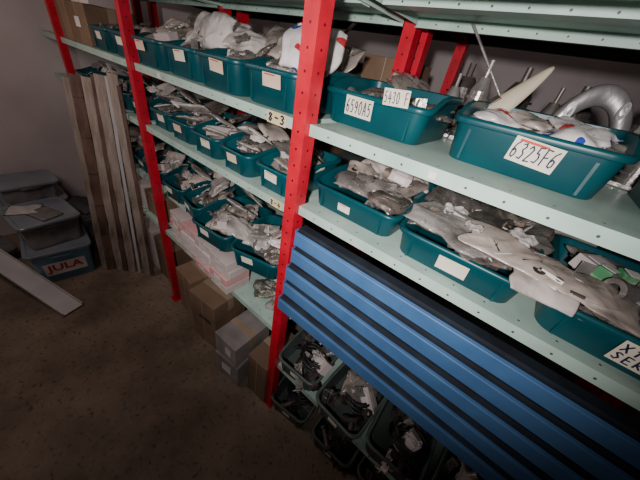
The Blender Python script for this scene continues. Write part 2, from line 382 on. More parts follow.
def put_bag(x,y,z,size='m',mat=None,rx=0,ry=0,rz=None,desc=None,sc=1,idx=None):
    lst={'s':BAGS_S,'m':BAGS,'l':BAGS_L}[size]
    me=lst[(idx if idx is not None else random.randrange(99))%len(lst)]
    mat=mat or random.choice([M_bag,M_bag,M_bagw,M_bagw,M_bagd])
    rz=random.uniform(0,6.28) if rz is None else rz
    return obj('plastic_bag',me,(x,y,z),(rx,ry,rz),mat,label=desc or bagdesc[mat],cat='plastic bag',group='bags of parts in the storage bins',scale=(sc,sc,sc))
def part(k,x,y,z,rot,sc=1,mat=None):
    nm,me,lb,ct=PARTS[k]
    return obj(nm,me,(x,y,z),rot,mat,label=lb,cat=ct,group='loose parts in the storage bins',scale=(sc,)*3)
def slip(x,y,z,rot,sc=1):
    return obj('paper_slip',random.choice(SLIPS),(x,y,z),rot,None,label='white paper slip among bagged parts',cat='paper slip',group='paper slips in the bins',scale=(sc,sc,1))
def fill_bin(x,y,z,w,d,h,n=5,size='m',front=0,ang=0):
    for i in range(n):
        fx=(random.random()-.5)*(w-.14 if size!='s' else w-.10); fy=d*(.26+.5*((i+.5)/n))+random.uniform(-.02,.02)
        c=math.cos(ang);s=math.sin(ang)
        px=x+fx*c-fy*s; py=y+fx*s+fy*c
        put_bag(px,py,z+h*.58+.012*(i%3)+random.uniform(0,.014),size,rx=random.uniform(.0,.6),ry=random.uniform(-.35,.35),rz=random.uniform(-.9,.9)+ang)
    part(random.randrange(4),x+(random.random()-.5)*(w-.15),y+d*.25,z+h*.62,(random.uniform(-.3,.3),random.uniform(-.3,.3),random.uniform(0,6)))
    if random.random()<.7:
        slip(x+(random.random()-.5)*(w-.14),y+d*.35,z+h*.9+.02,(random.uniform(.1,.7),random.uniform(-.3,.3),random.uniform(-.8,.8)),.6)
# ---------------------------------------------------------------- room
def plane_struct(name,c,s,mat):
    bm=bmesh.new(); add_box(bm,(0,0,0),s); o=obj(name,bm_mesh(bm,name,(mat,)),c); o['kind']='structure'; return o
xl=-5.45*D; yb=4.6*D-D
plane_struct('floor',(-.6,.2,-.05),(7.2,7,.1),M_floor)
plane_struct('wall_left',(xl-.05,.2,1.3),(.1,7,2.6),M_wall)
plane_struct('wall_back',(-.6,yb+.3,1.3),(7.2,.1,2.6),M_wall)
plane_struct('ceiling',(-.6,.2,2.65),(7.2,7,.1),M_ceil)
# ---------------------------------------------------------------- racks
px=[-.88*D,-2.74*D,-4.62*D,1.0*D]
z1=H-.24*D; z2=H-.66*D; z2b=H-.70*D; zm=H-1.37*D; z3=H-1.80*D; z0=H+.30*D; zl=H-2.2*D
dep=.50
def post(parent,x,y,label=None,h=2.25,s=.05):
    bm=bmesh.new()
    th=.003
    pts=[(-s/2,-s/2),(s/2,-s/2),(s/2,s/2),(s/2-.012,s/2),(s/2-.012,s/2-th),(s/2-th,s/2-th),(s/2-th,-s/2+th),(-s/2+th,-s/2+th),(-s/2+th,s/2-th),(-s/2+.012,s/2-th),(-s/2+.012,s/2),(-s/2,s/2)]
    A=[bm.verts.new((a,b_,.004)) for a,b_ in pts];B=[bm.verts.new((a,b_,h)) for a,b_ in pts]; n=len(pts)
    for i in range(n): bm.faces.new((A[i],A[(i+1)%n],B[(i+1)%n],B[i]))
    add_box(bm,(0,0,.002),(.075,.075,.004))
    bmesh.ops.recalc_face_normals(bm,faces=bm.faces)
    return obj('upright',bm_mesh(bm,'upright',(M_red,)),(x,y,0),parent=parent,label=label)
def shelf(parent,x0,x1,z,y0=0.,y1=dep,mat=None,lip=.032,lab=None):
    bm=bmesh.new(); t=.002
    pts=[(0,0),(y1-y0,0),(y1-y0,-lip),(y1-y0-.014,-lip),(y1-y0-.014,-lip+t),(y1-y0-t,-lip+t),(y1-y0-t,-t),(t,-t),(t,-lip+t),(.014,-lip+t),(.014,-lip),(0,-lip)]
    hw=(x1-x0)/2
    profile_extrude(bm,pts,-hw,hw,cap=False)
    add_box(bm,(0,(y1-y0)/2,-.014),(hw*2-.02,.05,.024))
    for sx in (-1,1): add_box(bm,(sx*(hw-.002),(y1-y0)/2,-.012),(.003,(y1-y0)-.006,.022))
    bmesh.ops.recalc_face_normals(bm,faces=bm.faces)
    return obj('shelf_panel',bm_mesh(bm,'shelf_panel',(mat or M_shelf,)),((x0+x1)/2,y0,z),parent=parent,label=lab)
rack=obj('shelving_unit',None,(0,0,0),label='long steel shelving unit with red uprights and pale green shelves',cat='shelving unit')
for x in px:
    post(rack,x,.005,s=.05 if x>-1 else .044); post(rack,x,dep+.03)
g=.026
def bay(i):
    return {1:(px[0]+g,px[3]-g),2:(px[1]+g,px[0]-g),3:(px[2]+g,px[1]-g)}[i]
shelves={}
for i,zs in ((1,[z0,z1,z2,zl]),(2,[z0,z1,z2b,zm,z3]),(3,[z0,z1,z2b,zm,z3])):
    for k,z in enumerate(zs):
        a,b_=bay(i); 
        yy0=0 
        if abs(z-zm)<1e-6: yy0=.05
        s=shelf(rack,a,b_,z,yy0)
        shelves[i,k]=s
shelf(rack,xl+.02,px[2]-g,z1); shelf(rack,xl+.02,px[2]-g,z2b)
def bar(name,p1,p2,r,mat,parent=None,**k):
    p1=Vector(p1);p2=Vector(p2); bm=bmesh.new(); c=(p1+p2)/2
    add_box(bm,(0,0,0),(r*2,.004,(p2-p1).length)); 
    add_cyl(bm,(0,-.004,(p2-p1).length/2-.01),(0,.004,(p2-p1).length/2-.01),r*.5,seg=8); add_cyl(bm,(0,-.004,-(p2-p1).length/2+.01),(0,.004,-(p2-p1).length/2+.01),r*.5,seg=8)
    o=obj(name,bm_mesh(bm,name,(mat,)),c,parent=parent,**k); o.rotation_euler=(p2-p1).to_track_quat('Z','Y').to_euler(); return o
bar('cross_brace',(px[1],dep+.062,1.2),(px[0],dep+.062,2.2),.009,M_metald,rack)
def lip_tag(sh,x,body,w=.06,h=.034,z=-.017,kw={}):
    l=obj('paper_label',label_mesh(body,w,h,**kw),(x-sh.location.x,-.0014,z),(math.pi/2,0,0),parent=sh); 
    if body: l['label']='yellowish paper shelf tag reading '+body
lip_tag(shelves[2,1],-1.06*D,'8-3',.085,.036,kw={'paper':M_papery})
lip_tag(shelves[2,2],-1.02*D,'8-4',.06,.03,kw={'paper':M_papery})
lip_tag(shelves[1,1],-.24*D,'',.018,.016)
lip_tag(shelves[2,1],-2.3*D,'',.03,.02)
rack2=obj('shelving_unit',None,(0,0,0),label='second shelving unit standing behind, red uprights, dull green shelves',cat='shelving unit')
y2=dep+.12
for x in px:
    post(rack2,x,y2+.03,h=2.2); post(rack2,x,y2+.56,h=2.2)
for (a,b_) in ((px[1]+g,px[0]-g),(px[0]+g,px[3]-g),(px[2]+g,px[1]-g)):
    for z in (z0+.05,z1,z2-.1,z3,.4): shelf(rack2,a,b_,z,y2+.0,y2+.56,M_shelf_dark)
# ---------------------------------------------------------------- blue beams
def beam_mesh():
    bm=bmesh.new(); h=.075
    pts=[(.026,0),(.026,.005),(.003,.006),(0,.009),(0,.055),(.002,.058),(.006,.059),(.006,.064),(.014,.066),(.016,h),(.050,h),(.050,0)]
    profile_extrude(bm,pts,-.56,.56,dark=(0,1,7,8,9))  # recess faces take the painted gap shade
    for s in (-1,1):
        add_box(bm,(s*.562,.026,h*.5),(.004,.05,h*.9))
        for kz in (.2,.75): add_box(bm,(s*.566,.01,h*kz),(.006,.006,.012))
    bmesh.ops.recalc_face_normals(bm,faces=bm.faces)
    return bm_mesh(bm,'steel_beam',(M_blue,M_gapshade))
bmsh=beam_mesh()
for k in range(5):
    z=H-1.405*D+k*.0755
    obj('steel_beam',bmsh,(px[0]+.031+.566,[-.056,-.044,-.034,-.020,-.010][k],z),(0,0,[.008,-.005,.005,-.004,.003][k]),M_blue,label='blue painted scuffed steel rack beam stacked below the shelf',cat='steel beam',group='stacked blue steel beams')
# ---------------------------------------------------------------- near bay bins
zz1=z1+.001; zz2=z2+.001
storage_bin(-.415,.115,zz1,.35,.31,.125,.092,label='teal plastic storage bin with two handwritten cream labels',
  tags=((-.032,.058,.092,.052,'6590A5',-.02,{}),(.078,.104,.074,.040,'5430 F',.06,{})),group='large teal bins on the near shelves')
storage_bin(-.03*D,.125,zz1,.35,.31,.130,.098,rz=-.02,label='teal plastic storage bin with large handwritten cream label',
  tags=((.020,.060,.094,.052,'6325F6',-.07,{'header':True}),),group='large teal bins on the near shelves')
storage_bin(.60*D,.115,zz1,.325,.31,.125,.09,label='teal plastic storage bin at the shelf end',group='large teal bins on the near shelves')
storage_bin(-.585*D,.045,zz2,.325,.37,.105,.08,label='teal plastic storage bin heaped with clear bags',tags=((-.02,.034,.046,.026,'',.0,{'header':True}),),group='large teal bins on the near shelves')
storage_bin(-.045*D,.020,zz2,.33,.37,.105,.08,label='teal plastic storage bin with bags spilling over its side',tags=((.003,.038,.075,.040,'',.02,{}),),group='large teal bins on the near shelves')
storage_bin(.52*D,.020,zz2,.33,.37,.105,.085,label='teal plastic storage bin with handwritten label and metal parts',tags=((.012,.05,.085,.058,'X1X 8\nSER B',.0,{}),),group='large teal bins on the near shelves')
def mess(cx,y,z,n,w,d,seed,ks=(0,1,3,0,1)):
    rd=random.Random(seed)
    for i in range(n):
        part(rd.choice(ks),cx+rd.uniform(-.5,.5)*(w-.16),y+d*.2+rd.random()*d*.6,z+rd.uniform(.0,.02),(rd.uniform(-.3,.3),rd.uniform(-.3,.3),rd.uniform(0,6)),rd.uniform(.8,1.15))
cx=-.415
mess(cx,.115,zz1+.045,12,.35,.31,1)
for (dx,dy,dz,s,m,rx,ry,rz) in ((-.07,.22,.080,'m',M_bagd,.2,.1,.3),(.08,.22,.080,'m',M_bagd,.1,-.1,-.2),(.0,.13,.070,'l',M_bagd,.05,.05,.1),(-.10,.12,.07,'s',M_bagd,.1,.1,.2),(.11,.13,.072,'m',M_bagd,.1,.0,.9)):
    put_bag(cx+dx,.115+dy,zz1+dz,s,m,rx,ry,rz)
put_bag(cx+.02,.47,zz1+.06,'m',M_bagw,.9,.1,.2); put_bag(cx-.10,.47,zz1+.10,'m',M_bagw,.9,.1,-.2);put_bag(cx-.04,.46,zz1+.13,'m',M_bag,.6,.1,.9);part(0,cx-.08,.44,zz1+.12,(.4,.2,1),1.2)
cx=-.03*D
mess(cx,.125,zz1+.04,7,.35,.31,2)
for (dx,dy,dz,s,m,rx,ry,rz) in ((-.07,.17,.100,'m',M_bagp,.2,.1,.2),(.06,.13,.100,'m',M_bagp,.15,-.05,-.5),(-.11,.11,.085,'s',M_bag,.1,.1,.2),(.09,.20,.112,'m',M_bagp,.2,.1,.7),(.0,.10,.085,'m',M_bag,.1,0,.1),(-.02,.23,.10,'m',M_bagd,.2,.1,.2),(.12,.13,.09,'m',M_bag,.1,.1,1.2),(.0,.19,.105,'m',M_bagw,.2,.1,1.0)):
    put_bag(cx+dx,.125+dy,zz1+dz,s,m,rx,ry,rz)
mess(.6*D,.115,zz1+.04,5,.32,.31,3)
for (dx,dy,dz,s,m) in ((-.05,.17,.09,'m',M_bagd),(.05,.17,.09,'m',M_bag)): put_bag(.6*D+dx,.115+dy,zz1+dz,s,m)
cx=-.585*D
mess(cx,.045,zz2+.045,10,.32,.37,4)
for (dx,dy,dz,s,m,rx,ry,rz) in ((-.05,.26,.10,'m',M_bagw,.4,.1,.2),(.06,.24,.095,'m',M_bag,.3,-.15,-.4),(.0,.15,.085,'l',M_bag,.12,.05,.1),(-.08,.12,.08,'s',M_bagd,.2,.1,.9),(.09,.12,.08,'m',M_bagd,.15,.1,1.2),(.0,.31,.115,'m',M_bagd,.5,0,.1),(-.09,.20,.105,'s',M_bagw,.3,0,.6),(.06,.31,.13,'m',M_bagw,.5,.3,.6)):
    put_bag(cx+dx,.045+dy,zz2+dz,s,m,rx,ry,rz)
part(2,cx+.05,.26,zz2+.12,(.3,.2,.4),.8); slip(cx-.03,.17,zz2+.115,(.2,0,.3),.5)
cx=-.045*D
mess(cx,.02,zz2+.045,12,.32,.37,5)
for (dx,dy,dz,s,m,rx,ry,rz) in ((-.06,.15,.08,'l',M_bagd,.1,.05,.15),(.04,.25,.10,'l',M_bagd,.3,-.1,-.2),(.05,.09,.08,'m',M_bag,.1,.1,.6),(-.09,.26,.11,'m',M_bagd,.4,.1,.2),(.12,.14,.095,'m',M_bagd,.2,.2,.3),(.10,.32,.12,'m',M_bagd,.5,.2,.3)):
    put_bag(cx+dx,.02+dy,zz2+dz,s,m,rx,ry,rz)
big=bag_mesh(77,.36,.12,.008,nx=70,ny=30,drape=lambda x,y:-.9*max(0,x-.12)**1.5,fill=.25)
obj('plastic_bag',big,(cx+.160,.080,zz2+.116),(.14,.05,-.10),M_bagw,label='long flat clear plastic bag draped across two bins',cat='plastic bag')
big2=bag_mesh(81,.25,.14,.010,nx=54,ny=32,fill=.8)
obj('plastic_bag',big2,(cx-.04,.105,zz2+.108),(.16,.03,-.25),M_bag,label='clear plastic bag with papers draped on the bin',cat='plastic bag')
big3=bag_mesh(85,.13,.09,.007,nx=40,ny=30,fill=0,drape=lambda x,y:-.9*max(0,-y-.01)**1.4)
obj('plastic_bag',big3,(cx+.17,.035,zz2+.100),(.25,.05,.15),M_bagw,label='small flat clear bag spilling over the bin corner',cat='plastic bag')
slip(cx+.0,.075,zz2+.142,(.2,.05,.2),.35); slip(cx+.10,.13,zz2+.145,(.2,.1,-.4),.5); slip(cx-.06,.18,zz2+.125,(.2,.1,.4),.6)
cx=.52*D
mess(cx,.02,zz2+.05,14,.32,.37,6)
for (dx,dy,dz,s,m,rx,ry,rz) in ((-.05,.26,.09,'m',M_bag,.2,.1,.3),(.06,.26,.09,'m',M_bagd,.2,-.1,-.3),(-.08,.1,.07,'m',M_bag,.1,.1,.7),(.03,.10,.065,'m',M_bagd,.0,.05,.2),(-.02,.20,.09,'m',M_bagw,.1,.1,1.3)):
    put_bag(cx+dx,.02+dy,zz2+dz,s,m,rx,ry,rz)
part(1,cx-.03,.14,zz2+.10,(0,.1,.7),1.2);part(1,cx+.03,.17,zz2+.11,(0,.1,.2),1.1);part(0,cx-.10,.12,zz2+.09,(0,.1,1.7),1.1);part(2,cx-.09,.22,zz2+.095,(.1,.1,.9),.9)
bm=bmesh.new(); add_box(bm,(0,0,.015),(.05,.03,.03),bev=.003); add_box(bm,(0,0,.0305),(.03,.028,.001),mi=1)
gp=bm_mesh(bm,'small_carton',(M_yel,M_paperw))
for (dx,dy,rz) in ((-.03,.19,.4),(-.075,.165,1.1)):
    obj('small_carton',gp,(cx+dx,dy+.02,zz2+.105),(.1,.1,rz),label='small green and white printed packet',cat='small box',group='green and white packets in the bin')
# ---------------------------------------------------------------- big parts behind the near bins
def arch_mesh():
    bm=bmesh.new(); n=26; rings=[]
    for i in range(n+1):
        a=math.radians(10+170*i/n); w=.034+.012*math.sin(a*2)**2; t=.030+.010*math.cos(a)**2; m=12
        c=Vector((.105*math.cos(a),0,.105*math.sin(a)*1.05)); rd=Vector((math.cos(a),0,math.sin(a)))
        ring=[]
        for k in range(m):
            q=2*math.pi*k/m; cc=math.copysign(abs(math.cos(q))**.55,math.cos(q)); ss=math.copysign(abs(math.sin(q))**.55,math.sin(q))
            ring.append(c+rd*(t*.5*cc)+Vector((0,w*.5*ss,0)))
        rings.append([bm.verts.new(p) for p in ring])
    for A,B in zip(rings,rings[1:]):
        for i in range(12): bm.faces.new((A[i],A[(i+1)%12],B[(i+1)%12],B[i])).smooth=True
    bm.faces.new(rings[0]);bm.faces.new(rings[-1][::-1])
    for a in (60,130):
        a=math.radians(a); c=Vector((.105*math.cos(a),-.014,.11*math.sin(a))); add_tube(bm,c,c+Vector((0,-.012,0)),.012,.006)
    add_box(bm,(.095,0,.01),(.06,.07,.02),bev=.003); add_box(bm,(-.105,0,.01),(.06,.07,.02),bev=.003)
    for s in (.08,.115): 
        for yy in (-.025,.025): add_cyl(bm,(s,yy,.02),(s,yy,.027),.008,seg=6)
    bmesh.ops.recalc_face_normals(bm,faces=bm.faces)
    return bm_mesh(bm,'cast_bracket',(M_alu,))
am=arch_mesh()
obj('cast_bracket',am,(.075,.47,zz1+.0),(.0,-.0,.15),label='grey cast aluminium arched bracket with bolt bosses',cat='machine part',scale=(.88,1.0,1.8))
def shell():
    """tapered rounded cover, pointed at one end and open at the other"""
    bm=bmesh.new(); n=24;m=20; rings=[]
    for i in range(n+1):
        t=i/n; x=-.12+.24*t; w=.050*min(1,t*1.5+.03)**.62*(1-.10*t); hh=.042*min(1,t*1.5+.03)**.62
        bend=.030*(1-t)**2
        rings.append([bm.verts.new((x,w*math.cos(2*math.pi*j/m),.02+bend+hh*(math.sin(2*math.pi*j/m) if math.sin(2*math.pi*j/m)>0 else .35*math.sin(2*math.pi*j/m)))) for j in range(m)])
    inner=[bm.verts.new(v.co+Vector((0,-.12*v.co.y,-.12*(v.co.z-.02)))) for v in rings[-1]]; rings.append(inner)
    deep=[bm.verts.new((v.co.x-.05,v.co.y*.8,.02+(v.co.z-.02)*.8)) for v in inner]; rings.append(deep)
    for A,B in zip(rings,rings[1:]):
        for j in range(m): bm.faces.new((A[j],A[(j+1)%m],B[(j+1)%m],B[j]))
    bm.faces.new(rings[0][::-1]);bm.faces.new(rings[-1])
    bmesh.ops.recalc_face_normals(bm,faces=bm.faces)
    return bm_mesh(bm,'cover_shell',(M_white,),True)
sh=obj('machine_cover',shell(),(-.115,.46,zz1+.115),(-.25,.85,.35+math.pi),label='cream rounded tapering plastic machine cover propped upright',cat='machine cover',scale=(1.05,1.05,1.0))
bm=bmesh.new(); add_box(bm,(.045,-.0,.064),(.08,.030,.006),bev=.002); add_cyl(bm,(.10,0,.056),(.10,0,.066),.010)
obj('vent_plate',bm_mesh(bm,'vent_plate',(M_metald,)),(0,0,0),parent=sh,label='dark metal insert plate')
def motor():
    bm=bmesh.new(); add_cyl(bm,(0,0,.0),(0,0,.10),.035,seg=24)
    for i in range(6): add_tube(bm,(0,0,.015+i*.014),(0,0,.020+i*.014),.042,.034,seg=24)
    add_cyl(bm,(0,0,.10),(0,0,.125),.035,.018,seg=24); add_cyl(bm,(0,0,.125),(0,0,.155),.008,seg=12); add_box(bm,(.04,0,.05),(.03,.04,.05),bev=.004)
    add_box(bm,(0,0,.005),(.09,.09,.01),bev=.002)
    return bm_mesh(bm,'electric_motor',(M_metal,))
mo=motor()
for (x,y,rz,sc,lb) in ((-.225,.475,.3,(.85,.85,1.55),'small steel finned motor standing on the shelf'),(-.305,.48,1.9,(.75,.75,1.25),'small steel finned motor standing beside another'),(.235,.48,1.3,(.8,.8,1.2),'steel motor with shaft beside a casting'),(-.02,.49,1.3,(.7,.7,1.3),'steel motor with shaft behind a cream cover'),
     (-.36,.80,1.3,(1.6,1.6,1.6),'dark steel motor on the rear shelf'),(-.16,.84,.3,(1.5,1.5,1.7),'dark steel motor on the rear shelf'),(.04,.82,2.3,(1.6,1.6,1.5),'dark steel motor on the rear shelf'),(.24,.84,2.3,(1.4,1.4,1.5),'dark steel motor on the rear shelf')):
    o=obj('electric_motor',mo,(x,y,zz1),(0,0,rz),M_metald if (y>.6 or x==-.02) else M_metal,label=lb,cat='motor',scale=sc)
rp1=Vector((-.53*D,.475,H+.285*D)); rp2=Vector((-.02,.475,z1+.006)); Lr=(rp2-rp1).length
bm=bmesh.new(); add_cyl(bm,(0,0,-Lr/2),(0,0,Lr/2),.004,seg=10); add_cyl(bm,(0,0,Lr/2-.03),(0,0,Lr/2),.006,seg=8)
o=obj('metal_rod',bm_mesh(bm,'metal_rod',(M_metal,)),(rp1+rp2)/2,(0,0,0),label='thin steel rod leaning diagonally against the upper shelf',cat='rod'); o.rotation_euler=(rp2-rp1).to_track_quat('Z','Y').to_euler()
def carton(name,c,s,mat,rz=0,label='',tape=True,text=None,group=None,textsz=.05,tx=0,sticker=None):
    bm=bmesh.new(); sx,sy,sz=s
    add_box(bm,(0,0,sz/2),s,bev=.003)
    if tape:
        add_box(bm,(0,0,sz+.0006),(sx*.99,.045,.0012),mi=1); 
        tl=min(.10,sz*.5)
        for q in (-1,1): add_box(bm,(q*(sx/2+.0006),0,sz-tl/2),(.0012,.045,tl),mi=1)
    add_box(bm,(0,-sy/2-.0006,sz*.5),(.004,.0012,sz*.98),mi=1)
    o=obj(name,bm_mesh(bm,name,(mat,M_tape)),c,(0,0,rz),label=label,cat='box',group=group)
    if sticker:
        w,h,body=sticker; l=obj('paper_label',label_mesh(body,w,h,paper=M_paperw),(tx,-sy/2-.0025,sz*.55),(math.pi/2,0,0),parent=o)
    elif text:
        tm=text_mesh(text,textsz); tm.materials.append(M_ink); obj('lettering',tm,(tx,-sy/2-.002,sz*.6),(math.pi/2,0,0),parent=o)
    return o
random.seed(3)
for (x,zs,s,m) in ((-.74,z1,(.24,.3,.22),M_card),(-1.05,z1,(.26,.3,.18),M_cardw),(-1.4,z1,(.3,.3,.2),M_card),(.47,z1,(.22,.3,.2),M_card),(-.3,z3,(.34,.3,.22),M_card),(-1.1,z3,(.4,.3,.22),M_card),(-.2,z2-.1,(.3,.3,.17),M_card),(.2,z2-.1,(.3,.3,.17),M_cardw),(-1.2,z2-.1,(.3,.3,.17),M_card)):
    carton('cardboard_box',(x,y2+.28,zs+.001),s,m,0,'cardboard box standing on the rear shelving unit')
# ---------------------------------------------------------------- second bay bins
random.seed(11)
a2_,b2_=bay(2); a3_,b3_=bay(3)
w=.264; n=4
for i in range(n):
    x=b2_-.160-i*.274
    storage_bin(x,.012+random.uniform(-.012,.012),z1+.001,w,.36,.13,.108,rz=random.uniform(-.03,.03),label='teal plastic storage bin with paper label, full of bags',
      tags=((random.uniform(-.03,.03),.078,.080,.038,'',random.uniform(-.05,.05),{'header':True,'paper':[M_peach,M_peach,M_paper,M_peach][i]}),),group='teal bins on the upper shelf')
    fill_bin(x,.012,z1,w,.36,.17,6)
    if i in(0,2): put_bag(x+.05,.15,z1+.18,'m',M_bagp if i==0 else M_bagw,1.0,.1,.3,sc=1.2)
    put_bag(x,.27,z1+.19,'m',None,.9,.1,random.uniform(-.5,.5)); put_bag(x-.07,.20,z1+.165,'m',M_bagw,.7,.2,random.uniform(-.5,.5))
    put_bag(x,.40,z1+.17,'m',random.choice([M_bagw,M_bag]),.9,.1,random.uniform(-.5,.5))
for i in range(5):
    x=b2_-.115-i*.222
    storage_bin(x,.01+random.uniform(-.02,.02),z2b+.001,.205,.33,.115,.092,rz=random.uniform(-.08,.08),label='small teal storage bin with white label',
      tags=((random.uniform(-.02,.02),.058,.062,.034,'',random.uniform(-.06,.06),{'header':i%2==0,'paper':[M_paper,M_peach][i%2]}),),group='small teal bins on the middle shelf')
    fill_bin(x,.01,z2b,.205,.33,.13,5,'s'); put_bag(x,.12,z2b+.14,'s',M_bagw if i%2 else M_bag,.5,.1,None,sc=1.3)
    put_bag(x,.22,z2b+.15,'s',None,.5,.1,None,sc=1.3); put_bag(x+.05,.05,z2b+.115,'s',M_bagw,-.3,.3,None,sc=.9)
pos=[(-1.17,-.03,.26,.15),(-1.66,-.06,.10,.0),(-2.13,.0,-.14,0),(-2.50,.02,.06,0)]
for i,(X,y,rz,rx) in enumerate(pos):
    w_=.27 if i<2 else .215
    storage_bin(X*D,y,zm+.0015,w_,.34,.13,.10,rz=rz,rx=0,label='teal storage bin turned slightly and pulled forward' if i<2 else 'teal storage bin crammed with bags',
      tags=((-.03,.062,.06,.034,'',random.uniform(-.1,.1),{}),),group='teal bins on the lower shelf')
    fill_bin(X*D,y,zm,w_,.34,.14,6,'m' if i<2 else 's',ang=rz); put_bag(X*D,y+.2,zm+.16,'m',M_bagw,.7,.1,None,sc=1.2)
    put_bag(X*D-.03,y+.28,zm+.20,'m',M_bagw if i else M_bagd,.9,.1,None); part(0,X*D-.05,y+.12,zm+.14,(.4,.5,random.uniform(0,6)),1.1)
put_bag(-1.42*D,.06,zm+.13,'m',M_bagw,.3,.5,1.2,sc=1.2)
for zz in (z2b,zm):
    for i in range(5):
        x=b3_-.115-i*.226
        storage_bin(x,.02 if zz!=zm else .06,zz+.001,.205,.33,.125,.095,label='teal storage bin on the end shelf',tags=((0,.06,.06,.03,'',0,{}),),group='teal bins in the end bay')
        fill_bin(x,.02,zz,.205,.33,.14,3,'s'); put_bag(x,.2,zz+.15,'s',M_bagw,.5,.1,None,sc=1.2)
for i in range(2):
    x=b3_-.142-i*.283
    storage_bin(x,.012,z1+.001,.268,.36,.13,.108,label='teal plastic storage bin in the end bay',tags=((0,.07,.07,.035,'',0,{}),),group='teal bins on the upper shelf')
    fill_bin(x,.012,z1,.268,.36,.16,4)
carton('cardboard_box',(-3.95*D,.16,z1+.001),(.26,.28,.2),M_card,.05,'brown cardboard box on the end shelf',sticker=(.07,.05,''),group='boxes on the end shelf')
carton('cardboard_box',(-4.40*D,.16,z1+.001),(.24,.28,.24),M_card,-.03,'brown cardboard box on the end shelf',group='boxes on the end shelf')
carton('cardboard_box',(-4.98*D,.17,z1+.001),(.24,.26,.2),M_cardw,.0,'pale cardboard box against the wall',group='boxes on the end shelf')
carton('cardboard_box',(-3.95*D,.17,z1+.204),(.22,.24,.1),M_cardw,.1,'pale flat cardboard box stacked on another box',group='boxes on the end shelf')
rd=random.Random(4)
for col,(X,yy) in enumerate(((-1.58,-.05),(-1.85,-.045),(-2.12,-.03),(-2.39,-.02))):
    for r_ in range(4):
        carton('cardboard_box',(X*D+rd.uniform(-.006,.006),yy+.09+rd.uniform(-.008,.008),z3+.001+r_*.052),(.155,.15,.050),[M_cardw,M_pink,M_cardw,M_cardw][(r_+col)%4],rd.uniform(-.05,.05),'small pinkish white carton stacked on the low shelf',tape=False,sticker=(.06,.025,''),group='small cartons stacked on the low shelf')
carton('cardboard_box',(-1.32*D,.36,z3+.001),(.24,.22,.13),M_card,.1,'brown cardboard box deep on the low shelf',group='boxes on the low shelf')
for i in range(4): carton('cardboard_box',(b3_-.15-i*.27,.16,z3+.001),(.24,.26,.17),[M_card,M_cardw][i%2],0,'cardboard box on the low shelf of the end bay',group='boxes on the low shelf')
put_bag(-1.02*D,.12,z3+.03,'m',M_bag,.1,.1,.3); put_bag(-1.25*D,.14,z3+.03,'m',M_bagd,.1,.1,.9); part(2,-1.1*D,.25,z3+.002,(0,0,.4),1.3)
carton('cardboard_box',(-1.93*D,.08,0.001),(.25,.26,.43),M_card,.10,'brown cardboard box on the floor under the shelf',text='ADVES',textsz=.04,tx=.02,group='boxes on the floor')
carton('cardboard_box',(-2.40*D,.12,0.001),(.22,.26,.40),M_card,-.05,'brown cardboard box on the floor under the shelf',group='boxes on the floor')
carton('cardboard_box',(-1.40*D,.04,0.001),(.20,.28,.20),M_greybox,.12,'worn grey-brown carton standing on the floor',sticker=(.08,.07,''),group='boxes on the floor')
carton('cardboard_box',(-1.40*D,.04,0.204),(.19,.27,.17),M_greybox,.04,'worn grey-brown carton stacked on another',sticker=(.05,.06,''),tx=.03,group='boxes on the floor')
carton('cardboard_box',(-1.04*D,.10,0.001),(.15,.28,.36),M_card,.05,'narrow brown cardboard box beside the upright',group='boxes on the floor')
carton('cardboard_box',(-1.62*D,.42,0.001),(.3,.24,.4),M_card,.0,'brown cardboard box deep under the shelf',group='boxes on the floor')
for i in range(3): carton('cardboard_box',(b3_-.2-i*.34,.2,.001),(.3,.3,.4),[M_card,M_cardw][i%2],0,'cardboard box on the floor in the end bay',group='boxes on the floor')
# ---------------------------------------------------------------- near low shelf crates
def crate(x,y,z,w=.24,d=.34,h=.13,rz=0,mat=None,label=''):
    return storage_bin(x,y,z,w,d,h,h*.82,rz=rz,label=label,mat=mat or M_teal2,tags=((0,h*.4,.05,.03,'',0,{}),),group='crates on the bottom shelf')
def coil(c,R,turns,mat,label,thick=.006,lift=1):
    cu=bpy.data.curves.new('cable','CURVE'); cu.dimensions='3D'; cu.bevel_depth=thick; cu.bevel_resolution=2
    sp=cu.splines.new('POLY'); n=turns*28; sp.points.add(n)
    for i in range(n+1):
        a=2*math.pi*i/28; t=i/28; rr=R*(1+.45*noise.noise(Vector((t*.9,a*.15,R*9+c[0]))))
        sp.points[i].co=(rr*math.cos(a)+.5*R*noise.noise(Vector((a*.3,1,2+c[0]))),rr*.8*math.sin(a)+.5*R*noise.noise(Vector((a*.23,7,2))),thick+.007*(t)*lift+.03*lift*(1+noise.noise(Vector((a*.5,4,3)))),1)
    t=bpy.data.objects.new('tmp',cu); COL.objects.link(t); dg=bpy.context.evaluated_depsgraph_get(); dg.update()
    me=bpy.data.meshes.new_from_object(t.evaluated_get(dg)); bpy.data.objects.remove(t); me.materials.clear(); me.materials.append(mat)
    return obj('cable_coil',me,c,label=label,cat='cable')
random.seed(5)
for i,X in enumerate((-.64,-.21,.22,.65)):
    crate(X*D,-.02 if i!=1 else -.05,zl+.001,w=.25,rz=.05*(-1)**i,label='grey-green plastic crate heaped with metal parts')
    for j in range(16):
        k=[0,1,3,1,3,0,2][j%7]
        part(k,X*D+random.uniform(-.09,.09),.0+j*.019,zl+.07+.006*j,(random.uniform(-1,1),random.uniform(-1,1),random.uniform(0,6)),random.uniform(.9,1.4),M_metald if (k!=2 and j%4) else None)
    if i==1: put_bag(X*D+.02,.13,zl+.14,'m',M_bag,.3,.2,.5)
    slip(X*D+.03,.10,zl+.165,(.3,.3,random.uniform(0,3)),.5)
    coil((X*D+.02,.10,zl+.08),.07,8,M_black,'loose black cable tangled in a crate of parts',.005,.7)
